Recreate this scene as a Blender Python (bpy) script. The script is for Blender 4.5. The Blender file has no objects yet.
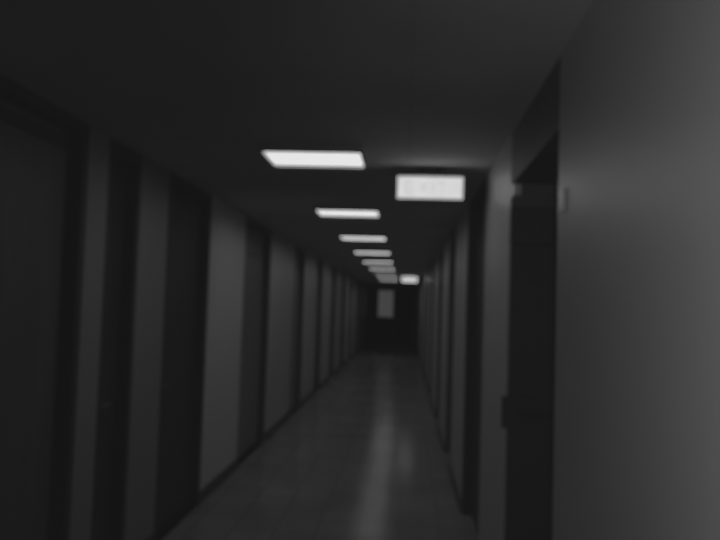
import bpy, bmesh, math
from mathutils import Vector, Matrix

scn = bpy.context.scene
COL = scn.collection

# ------------------------------------------------------------------ dimensions (metres)
CAM_H = 1.65
CEIL = 2.52
XL, XR = -1.62, 0.50            # the two wall faces
Y0, Y1 = -1.6, 30.0             # corridor behind the camera .. end wall
REC = 0.11                      # depth of the door recesses

# ------------------------------------------------------------------ materials
def new_mat(name):
    m = bpy.data.materials.new(name); m.use_nodes = True
    return m, m.node_tree.nodes, m.node_tree.links, m.node_tree.nodes['Principled BSDF']

def painted(name, lo, hi, rough=0.6, scale=3.0, bump=0.0, metallic=0.0, stretch=(1, 1, 1), spec=0.3):
    m, N, L, b = new_mat(name)
    tc = N.new('ShaderNodeTexCoord'); mp = N.new('ShaderNodeMapping'); mp.inputs['Scale'].default_value = stretch
    L.new(tc.outputs['Object'], mp.inputs['Vector'])
    n = N.new('ShaderNodeTexNoise'); n.inputs['Scale'].default_value = scale; n.inputs['Detail'].default_value = 4
    L.new(mp.outputs['Vector'], n.inputs['Vector'])
    r = N.new('ShaderNodeValToRGB')
    r.color_ramp.elements[0].position = .3; r.color_ramp.elements[1].position = .7
    r.color_ramp.elements[0].color = (lo, lo, lo, 1); r.color_ramp.elements[1].color = (hi, hi, hi, 1)
    L.new(n.outputs['Fac'], r.inputs['Fac']); L.new(r.outputs['Color'], b.inputs['Base Color'])
    b.inputs['Roughness'].default_value = rough; b.inputs['Metallic'].default_value = metallic
    b.inputs['Specular IOR Level'].default_value = spec
    if bump:
        bp = N.new('ShaderNodeBump'); bp.inputs['Strength'].default_value = bump; bp.inputs['Distance'].default_value = .01
        L.new(n.outputs['Fac'], bp.inputs['Height']); L.new(bp.outputs['Normal'], b.inputs['Normal'])
    return m

def tiled(name, c1, c2, mortar, size, rough, msize=.01, bump=.15, wob=0.0, spec=.5):
    m, N, L, b = new_mat(name)
    tc = N.new('ShaderNodeTexCoord')
    br = N.new('ShaderNodeTexBrick'); br.offset = 0; br.squash = 1
    br.inputs['Scale'].default_value = 1; br.inputs['Mortar Size'].default_value = msize
    br.inputs['Brick Width'].default_value = size; br.inputs['Row Height'].default_value = size
    br.inputs['Color1'].default_value = (c1,)*3 + (1,); br.inputs['Color2'].default_value = (c2,)*3 + (1,)
    br.inputs['Mortar'].default_value = (mortar,)*3 + (1,)
    L.new(tc.outputs['Object'], br.inputs['Vector'])
    n = N.new('ShaderNodeTexNoise'); n.inputs['Scale'].default_value = 1.3; n.inputs['Detail'].default_value = 3
    L.new(tc.outputs['Object'], n.inputs['Vector'])
    mx = N.new('ShaderNodeMixRGB'); mx.blend_type = 'MULTIPLY'; mx.inputs['Fac'].default_value = .5
    L.new(br.outputs['Color'], mx.inputs['Color1']); L.new(n.outputs['Fac'], mx.inputs['Color2'])
    L.new(mx.outputs['Color'], b.inputs['Base Color'])
    b.inputs['Roughness'].default_value = rough; b.inputs['Specular IOR Level'].default_value = spec
    add = N.new('ShaderNodeMath'); add.operation = 'MULTIPLY_ADD'
    add.inputs[1].default_value = wob
    L.new(n.outputs['Fac'], add.inputs[0])
    inv = N.new('ShaderNodeMath'); inv.operation = 'MULTIPLY'; inv.inputs[1].default_value = -.15
    L.new(br.outputs['Fac'], inv.inputs[0]); L.new(inv.outputs[0], add.inputs[2])
    bp = N.new('ShaderNodeBump'); bp.inputs['Strength'].default_value = bump; bp.inputs['Distance'].default_value = .01
    L.new(add.outputs[0], bp.inputs['Height']); L.new(bp.outputs['Normal'], b.inputs['Normal'])
    return m

def glow(name, col, strength, lo=.85):
    m, N, L, b = new_mat(name)
    tc = N.new('ShaderNodeTexCoord')
    n = N.new('ShaderNodeTexNoise'); n.inputs['Scale'].default_value = 9
    L.new(tc.outputs['Object'], n.inputs['Vector'])
    r = N.new('ShaderNodeMapRange'); r.inputs['To Min'].default_value = strength*lo; r.inputs['To Max'].default_value = strength*(2-lo)
    L.new(n.outputs['Fac'], r.inputs['Value']); L.new(r.outputs[0], b.inputs['Emission Strength'])
    b.inputs['Emission Color'].default_value = (col, col, col, 1)
    b.inputs['Base Color'].default_value = (.6, .6, .6, 1); b.inputs['Roughness'].default_value = .4
    return m

M = {
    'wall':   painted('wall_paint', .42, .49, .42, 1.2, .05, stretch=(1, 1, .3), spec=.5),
    'wall_shaded': painted('shaded_wall_paint', .24, .29, .5, 1.2, .05, stretch=(1, 1, .3)),  # wall paint darkened for the weaker light on the nearest stretches
    'wall_lit': painted('lit_wall_paint', .62, .70, .4, 1.2, .05, stretch=(1, 1, .3), spec=.5),  # wall paint brightened for the stronger light on the pier
    'ceil':   tiled('ceiling_tile', .58, .60, .54, .6, .9, .010, .1, .2, .1),
    'floor':  tiled('polished_floor_tile', .36, .30, .20, .3, .17, .006, .12, .8, .04),
    'base':   painted('dark_baseboard_vinyl', .025, .04, .45, 4),
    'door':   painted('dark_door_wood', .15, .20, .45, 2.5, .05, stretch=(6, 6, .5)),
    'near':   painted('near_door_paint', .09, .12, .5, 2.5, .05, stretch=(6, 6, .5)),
    'black':  painted('black_door_paint', .022, .032, .6, 3),  # near-black colour of the darkest doors and their frames
    'frame':  painted('door_frame_paint', .07, .10, .4, 3),
    'metal':  painted('dull_metal', .35, .5, .35, 20, 0, .8),
    'knob':   painted('tarnished_metal', .10, .14, .5, 20, 0, .5),
    'dkmetal': painted('dark_metal', .015, .025, .5, 12, 0, .0),
    'fixture': painted('fixture_enamel', .30, .36, .5, 8),
    'plate':  painted('glint_plate_paint', .62, .72, .35, 10),  # pale tone carries the small glints on the right
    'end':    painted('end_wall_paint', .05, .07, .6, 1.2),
    'tube':   glow('lit_diffuser', 1, 4.0),
    'tube_dim': glow('dim_diffuser', 1, 1.6),
    'sign':   glow('lit_sign_face', 1, 2.7, .85),
    'letter': glow('sign_letter', 1, 2.05, .95),
    'pane':   glow('lit_pane', 1, .062, .8),
}

# ------------------------------------------------------------------ mesh helpers
def link(name, bm, mat, parent=None, bevel=0.0):
    bmesh.ops.remove_doubles(bm, verts=bm.verts, dist=1e-6)
    bmesh.ops.recalc_face_normals(bm, faces=bm.faces)
    me = bpy.data.meshes.new(name); bm.to_mesh(me); bm.free()
    o = bpy.data.objects.new(name, me); COL.objects.link(o)
    me.materials.append(M[mat])
    if parent: o.parent = parent
    if bevel:
        bv = o.modifiers.new('bevel', 'BEVEL'); bv.width = bevel; bv.segments = 2; bv.limit_method = 'ANGLE'
    return o

def box(bm, x0, x1, y0, y1, z0, z1):
    v = [bm.verts.new((x, y, z)) for x in (x0, x1) for y in (y0, y1) for z in (z0, z1)]
    for f in ((0, 1, 3, 2), (4, 6, 7, 5), (0, 4, 5, 1), (2, 3, 7, 6), (0, 2, 6, 4), (1, 5, 7, 3)):
        bm.faces.new([v[i] for i in f])

def boxes(*bs):
    bm = bmesh.new()
    for b in bs: box(bm, *b)
    return bm

def cyl(bm, p0, p1, r, n=14):
    p0, p1 = Vector(p0), Vector(p1); d = (p1-p0).normalized()
    a = d.orthogonal().normalized(); c = d.cross(a)
    r0, r1 = [], []
    for i in range(n):
        t = 2*math.pi*i/n; off = (a*math.cos(t)+c*math.sin(t))*r
        r0.append(bm.verts.new(p0+off)); r1.append(bm.verts.new(p1+off))
    for i in range(n):
        bm.faces.new((r0[i], r0[(i+1) % n], r1[(i+1) % n], r1[i]))
    bm.faces.new(r0[::-1]); bm.faces.new(r1)

def plan_wall(pts, x_back, z0, z1):
    """solid wall whose room side follows the plan polyline pts and whose back is flat at x_back"""
    bm = bmesh.new()
    ring = list(pts) + [(x_back, pts[-1][1]), (x_back, pts[0][1])]
    lo = [bm.verts.new((x, y, z0)) for x, y in ring]; hi = [bm.verts.new((x, y, z1)) for x, y in ring]
    k = len(ring)
    for i in range(k):
        bm.faces.new((lo[i], lo[(i+1) % k], hi[(i+1) % k], hi[i]))
    bm.faces.new(lo); bm.faces.new(hi)
    bmesh.ops.triangulate(bm, faces=[f for f in bm.faces if len(f.verts) > 4])
    return bm

def struct(o):
    o['kind'] = 'structure'; return o

def empty(name, loc):
    o = bpy.data.objects.new(name, None); COL.objects.link(o); o.location = loc; o.empty_display_size = .1
    return o

def tag(o, label, cat, group=None):
    o['label'] = label; o['category'] = cat
    if group: o['group'] = group
    return o

# ------------------------------------------------------------------ the shell
LEFT = [(1.75, 3.42), (3.66, 4.13), (4.63, 5.68), (6.93, 8.30), (10.05, 11.15), (12.65, 13.65), (15.25, 16.25),
        (17.85, 18.85), (20.45, 21.45), (23.05, 24.05), (25.65, 26.65)]
RIGHT = [(4.52, 5.82), (7.2, 8.2), (9.6, 10.6), (12.5, 13.5), (15.1, 16.1), (17.7, 18.7), (22.5, 23.5)]
ALC = (2.36, 3.45, .62)         # alcove with the dark door, right hand side

def side_path(x, sgn, recs, alcove=None, inset=0.0):
    xs = x - sgn*inset
    p = [(xs, Y0)]
    if alcove:
        a, b, d = alcove
        p += [(xs, a+inset), (xs+sgn*d, a+inset), (xs+sgn*d, b-inset), (xs, b-inset)]
    for a, b in recs:
        p += [(xs, a+inset), (xs+sgn*REC, a+inset), (xs+sgn*REC, b-inset), (xs, b-inset)]
    p.append((xs, Y1))
    return p

struct(link('floor', boxes((XL-.4, XR+1.0, Y0-.2, Y1+.3, -.1, 0)), 'floor'))
struct(link('ceiling', boxes((XL-.4, XR+1.0, Y0-.2, Y1+.3, CEIL, CEIL+.1)), 'ceil'))
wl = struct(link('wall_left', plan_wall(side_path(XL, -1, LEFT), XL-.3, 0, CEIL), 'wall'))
wl.data.materials.append(M['wall_shaded']); wl.data.materials.append(M['wall_lit'])
for p_ in wl.data.polygons:                     # weaker and stronger light put into the colour: nearest stretches darker, next pier paler
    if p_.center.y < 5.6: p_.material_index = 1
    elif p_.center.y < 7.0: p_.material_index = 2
struct(link('wall_right', plan_wall(side_path(XR, 1, RIGHT, ALC), XR+.85, 0, CEIL), 'wall'))
struct(link('wall_front', boxes((XL-.3, XR+.85, Y0-.15, Y0, 0, CEIL)), 'wall'))
# end wall: opening for the double door
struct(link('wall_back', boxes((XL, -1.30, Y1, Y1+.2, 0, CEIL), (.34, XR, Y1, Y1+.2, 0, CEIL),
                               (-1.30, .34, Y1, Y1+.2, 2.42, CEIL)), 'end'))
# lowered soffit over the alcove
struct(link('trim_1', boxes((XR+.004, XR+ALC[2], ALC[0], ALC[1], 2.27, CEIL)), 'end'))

# baseboards: solid strips on each wall face, broken at the doors
def baseboard(name, x, sgn, recs, alcove=None):
    bm = bmesh.new(); y = Y0; gaps = ([alcove[:2]] if alcove else []) + list(recs)
    t = .012
    for a, b in gaps + [(Y1, None)]:
        x0, x1 = sorted((x, x - sgn*t))
        box(bm, x0, x1, y, a, 0, .105)
        if b is None: break
        y = b
    return struct(link(name, bm, 'base'))
baseboard('baseboard_left', XL, -1, LEFT)
baseboard('baseboard_right', XR, 1, RIGHT, ALC)

# ------------------------------------------------------------------ doors in the recesses
dn = [0]
def recess_door(x, sgn, a, b, mat='door', leaf_h=2.16):
    fm = 'frame' if mat == 'door' else 'black'; hm = 'metal' if mat == 'door' else 'knob'
    dn[0] += 1
    xb = x + sgn*REC                                    # back of the recess
    w = b - a
    r = struct(empty('door_%d' % dn[0], (xb, (a+b)/2, 0)))
    def s(d0, d1): return tuple(sorted((-sgn*d0, -sgn*d1)))
    h = w/2
    fx = s(.0, REC-.004)
    link('door_frame', boxes(fx+(-h, -h+.05, 0, CEIL), fx+(h-.05, h, 0, CEIL), s(0, .040)+(-h+.05, h-.05, leaf_h, leaf_h+.05),
                             fx+(-h+.05, h-.05, CEIL-.05, CEIL)), fm, r)
    lx = s(.004, .034)
    link('door_leaf', boxes(lx+(-h+.054, h-.054, .008, leaf_h-.004)), mat, r, .003)
    link('transom_panel', boxes(s(.004, .022)+(-h+.05, h-.05, leaf_h+.05, CEIL-.05)), mat, r)
    bm = boxes(s(.034, .040)+(-h+.10, -h+.15, .95, 1.15))
    cyl(bm, (-sgn*.040, -h+.125, 1.05), (-sgn*.080, -h+.125, 1.05), .010)
    cyl(bm, (-sgn*.078, -h+.115, 1.05), (-sgn*.078, -h+.24, 1.05), .009)
    link('handle', bm, hm, r)
    return r
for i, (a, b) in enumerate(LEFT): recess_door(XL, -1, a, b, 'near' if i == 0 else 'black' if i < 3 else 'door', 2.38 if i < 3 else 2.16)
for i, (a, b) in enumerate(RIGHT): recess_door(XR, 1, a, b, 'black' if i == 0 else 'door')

# the dark door folded against the far cheek of the alcove, facing the camera
dn[0] += 1
ad = struct(empty('door_%d' % dn[0], (XR+.30, ALC[1]-.05, 0)))
link('door_leaf', boxes((-.30, .30, -.022, .022, .012, 2.05)), 'black', ad, .004)
link('door_frame', boxes((-.296, .30, .024, .049, .0, 2.265)), 'frame', ad)
link('closer_box', boxes((-.312, -.10, -.075, -.022, 1.96, 2.14)), 'dkmetal', ad, .008)
bm = boxes((-.332, -.18, -.060, -.022, 1.10, 1.245))
cyl(bm, (-.25, -.060, 1.17), (-.25, -.095, 1.17), .016)
cyl(bm, (-.25, -.092, 1.17), (-.12, -.092, 1.17), .011)
link('lock_case', bm, 'dkmetal', ad, .004)
link('glint_corner_cap', boxes((-.300, -.262, -.040, .020, 2.20, 2.255)), 'plate', ad, .003)  # pale cap standing in for a glint at the alcove corner

# the double door at the far end, one leaf with a lit window
dn[0] += 1
ed = struct(empty('door_%d' % dn[0], (-.48, Y1+.08, 0)))
link('door_frame', boxes((-.82, -.77, -.08, .06, 0, 2.42), (.77, .82, -.08, .06, 0, 2.42), (-.77, .77, -.08, .06, 2.37, 2.42)), 'black', ed)
lf = link('door_leaf', boxes((-.765, -.67, -.02, .02, .01, 2.365), (-.03, -.004, -.02, .02, .01, 2.365),
                             (-.67, -.03, -.02, .02, .01, 1.20), (-.67, -.03, -.02, .02, 2.33, 2.365)), 'black', ed)
link('pane', boxes((-.67, -.03, -.006, .006, 1.20, 2.33)), 'pane', lf)
link('door_leaf', boxes((.004, .765, -.02, .02, .01, 2.365)), 'black', ed)
for sx in (-1, 1):
    bm = bmesh.new(); x = sx*.07 
    cyl(bm, (x, -.075, .90), (x, -.075, 1.15), .011)
    cyl(bm, (x, -.02, .92), (x, -.075, .92), .009); cyl(bm, (x, -.02, 1.13), (x, -.075, 1.13), .009)
    link('handle', bm, 'metal', ed)

# ------------------------------------------------------------------ ceiling lights
LX, LW, LD = -.538, .54, .40
YS = [3.76 + 2.33*i for i in range(9)]
labels = [
    'largest lit rectangular ceiling panel light, nearest the camera and left of the exit sign',
    'second lit ceiling panel light from the camera, about two thirds as wide as the first',
    'third lit ceiling panel light from the camera, a narrow bright strip',
    'fourth lit ceiling panel light counting from the camera',
    'fifth lit ceiling panel light from the camera, upper of a close pair of thin strips',
    'sixth lit ceiling panel light from the camera, lower of a close pair of thin strips',
    'dim seventh ceiling panel light, hazy below the close pair of thin strips',
    'second farthest lit ceiling panel light, just beyond the dim one',
    'farthest lit ceiling panel light, lowest in the row, close to the dark corridor end',
]
def make_light():
    t = empty('ceiling_light', (0, 0, CEIL))
    w, d, e, h = LW/2, LD/2, .020, .045  # rim drops past the diffuser, shaped to dim the far panels
    link('light_frame', boxes((-w-e, -w, -d-e, d+e, -h, 0), (w, w+e, -d-e, d+e, -h, 0),
                              (-w, w, -d-e, -d, -h, 0), (-w, w, d, d+e, -h, 0), (-w, w, -d, d, -.010, 0)), 'fixture', t)
    link('diffuser', boxes((-w+.002, w-.002, -d+.002, d-.002, -.033, -.014)), 'tube', t)
    return t
proto = make_light()
for i, y in enumerate(YS):
    if i == 0: t = proto
    else:
        t = proto.copy(); COL.objects.link(t)
        for ch in proto.children:
            c = ch.copy(); COL.objects.link(c); c.parent = t
            if i == 6 and c.name.startswith('diffuser'):
                c.data = c.data.copy(); c.data.materials[0] = M['tube_dim']
    t.location = (LX, y + LD/2, CEIL)
    tag(t, labels[i], 'ceiling light', 'lit ceiling panels along the corridor')

# ------------------------------------------------------------------ exit signs
SW, SH, ST = .40, .130, .05
def letter_bm(sx, sz, y0, y1):
    """E X I T from bars; overall size sx by sz"""
    bm = bmesh.new(); t = sz*.17; lw = sx*.21; gap = sx*.055
    xs = [-sx/2, -sx/2+lw+gap, -sx/2+2*(lw+gap), -sx/2+2*(lw+gap)+t+gap]
    def bar(x0, x1, z0, z1): box(bm, x0, x1, y0, y1, z0, z1)
    z0, z1 = -sz/2, sz/2
    x = xs[0]
    bar(x, x+t, z0, z1)
    for zc in (z0, -t/2, z1-t): bar(x+t, x+lw*(.8 if zc == -t/2 else 1), zc, zc+t)
    x = xs[1]
    for s in (1, -1):
        a = [(x if s > 0 else x+lw, z0), (x+lw if s > 0 else x, z1)]
        yy = y0 if s > 0 else y0-.0006
        q = [(a[0][0], z0), (a[0][0]+s*t*1.15, z0), (a[1][0], z1), (a[1][0]-s*t*1.15, z1)]
        lo = [bm.verts.new((px, yy, pz)) for px, pz in q]; hi = [bm.verts.new((px, y1, pz)) for px, pz in q]
        bm.faces.new(lo); bm.faces.new(hi[::-1])
        for k in range(4): bm.faces.new((lo[k], lo[(k+1) % 4], hi[(k+1) % 4], hi[k]))
    x = xs[2]; bar(x, x+t, z0, z1)
    x = xs[3]; bar(x, x+lw, z1-t, z1); bar(x+lw/2-t/2, x+lw/2+t/2, z0, z1-t)
    return bm
def make_sign():
    t = empty('exit_sign', (0, 0, CEIL))
    zc = -.060 - SH/2
    e = .010
    link('sign_housing', boxes((-SW/2-e, SW/2+e, -ST/2+.012, ST/2, zc-SH/2-e, zc+SH/2+e),
                                (-SW/2-e, SW/2+e, -ST/2-.034, -ST/2+.014, zc+SH/2+.001, zc+SH/2+e)), 'fixture', t, .003)  # top lip added to keep the face's glow off the ceiling
    link('sign_face', boxes((-SW/2, SW/2, -ST/2, -ST/2+.0115, zc-SH/2, zc+SH/2)), 'sign', t, .003)
    lt = letter_bm(SW*.80, SH*.62, -ST/2-.003, -ST/2-.0004)
    bmesh.ops.translate(lt, verts=lt.verts, vec=(0, 0, zc))
    link('lettering', lt, 'letter', t)
    bm = boxes((-.09, .09, -.02, .02, -.008, 0))
    cyl(bm, (-.05, 0, -.050), (-.05, 0, -.008), .008); cyl(bm, (.05, 0, -.050), (.05, 0, -.008), .008)
    link('ceiling_bracket', bm, 'dkmetal', t)
    return t
s1 = make_sign(); s1.location = (.135, 4.36, CEIL)
tag(s1, 'large glowing white exit sign hanging from the ceiling near the camera', 'exit sign', 'lit exit signs')
s2 = s1.copy(); COL.objects.link(s2)
for ch in s1.children:
    c = ch.copy(); COL.objects.link(c); c.parent = s2
s2.location = (.10, 19.0, CEIL)
tag(s2, 'tiny glowing exit sign far down the corridor beside the last ceiling lights', 'exit sign', 'lit exit signs')

# ------------------------------------------------------------------ small pale plates on the right wall, standing in for glints
def plate(y, z, w, h, label):
    t = empty('glint_plate', (XR, y, z))
    link('plate', boxes((-.012, 0, -w/2, w/2, -h/2, h/2)), 'plate', t, .003)
    bm = bmesh.new()
    cyl(bm, (-.0145, 0, 0), (-.011, 0, 0), .006, 12)
    link('screw', bm, 'metal', t)
    tag(t, label, 'wall plate', 'pale glint plates on the right wall')
plate(2.28, 2.01, .05, .075, 'small pale plate standing for a glint at the near edge of the dark alcove on right wall')
plate(5.94, 1.91, .10, .07, 'small pale plate standing for a glint on right wall beyond the first recessed dark door')

# ------------------------------------------------------------------ camera
F = 700.0
vp = (405.0, 307.0)
v = Vector((vp[0]-360, -(vp[1]-270), -F)).normalized()          # corridor axis in camera space
roll = math.radians(1.6)
u = Vector((math.sin(roll), math.cos(roll), 0)); u = (u - v*u.dot(v)).normalized()
xw = v.cross(u)
R = Matrix((xw, v, u))                                          # rows: world axes in camera space -> camera-to-world
cam = bpy.data.cameras.new('camera'); co = bpy.data.objects.new('camera', cam); COL.objects.link(co)
cam.sensor_fit = 'HORIZONTAL'; cam.sensor_width = 36; cam.lens = 36*F/720; cam.clip_start = .02; cam.clip_end = 100
co.matrix_world = Matrix.Translation((0, 0, CAM_H)) @ R.to_4x4()
cam.dof.use_dof = True; cam.dof.focus_distance = .32; cam.dof.aperture_fstop = 12.0      # the whole corridor is out of focus
scn.camera = co

# ------------------------------------------------------------------ light
ld = bpy.data.lights.new('camcorder_lamp', 'SPOT'); ld.energy = 35; ld.shadow_soft_size = .06
ld.spot_size = math.radians(105); ld.spot_blend = 1.0
lo = bpy.data.objects.new('camcorder_lamp', ld); COL.objects.link(lo); lo.location = (0.02, -.02, CAM_H+.06)
lo.rotation_euler = Vector((math.sin(math.radians(32)), math.cos(math.radians(32)), -.02)).to_track_quat('-Z', 'Y').to_euler()
w = bpy.data.worlds.new('world'); scn.world = w; w.use_nodes = True
w.node_tree.nodes['Background'].inputs['Color'].default_value = (.01, .01, .01, 1)

scn.view_settings.view_transform = 'Standard'
scn.view_settings.look = 'None'
scn.view_settings.exposure = 0
# tone response of the old tube camera: lifted blacks, whites clipped below full scale
scn.view_settings.use_curve_mapping = True
cm = scn.view_settings.curve_mapping
WHITE = 3.3
cm.extend = 'HORIZONTAL'
cm.white_level = (WHITE, WHITE, WHITE)
cv = cm.curves[3]
cv.points[0].location = (0, .0068); cv.points[1].location = (1, .79)
cv.points.new(.14/WHITE, .0068 + .14*.75)
for p_ in cv.points: p_.handle_type = 'VECTOR'
cm.update()
scn.cycles.max_bounces = 8
scn.cycles.use_denoising = True
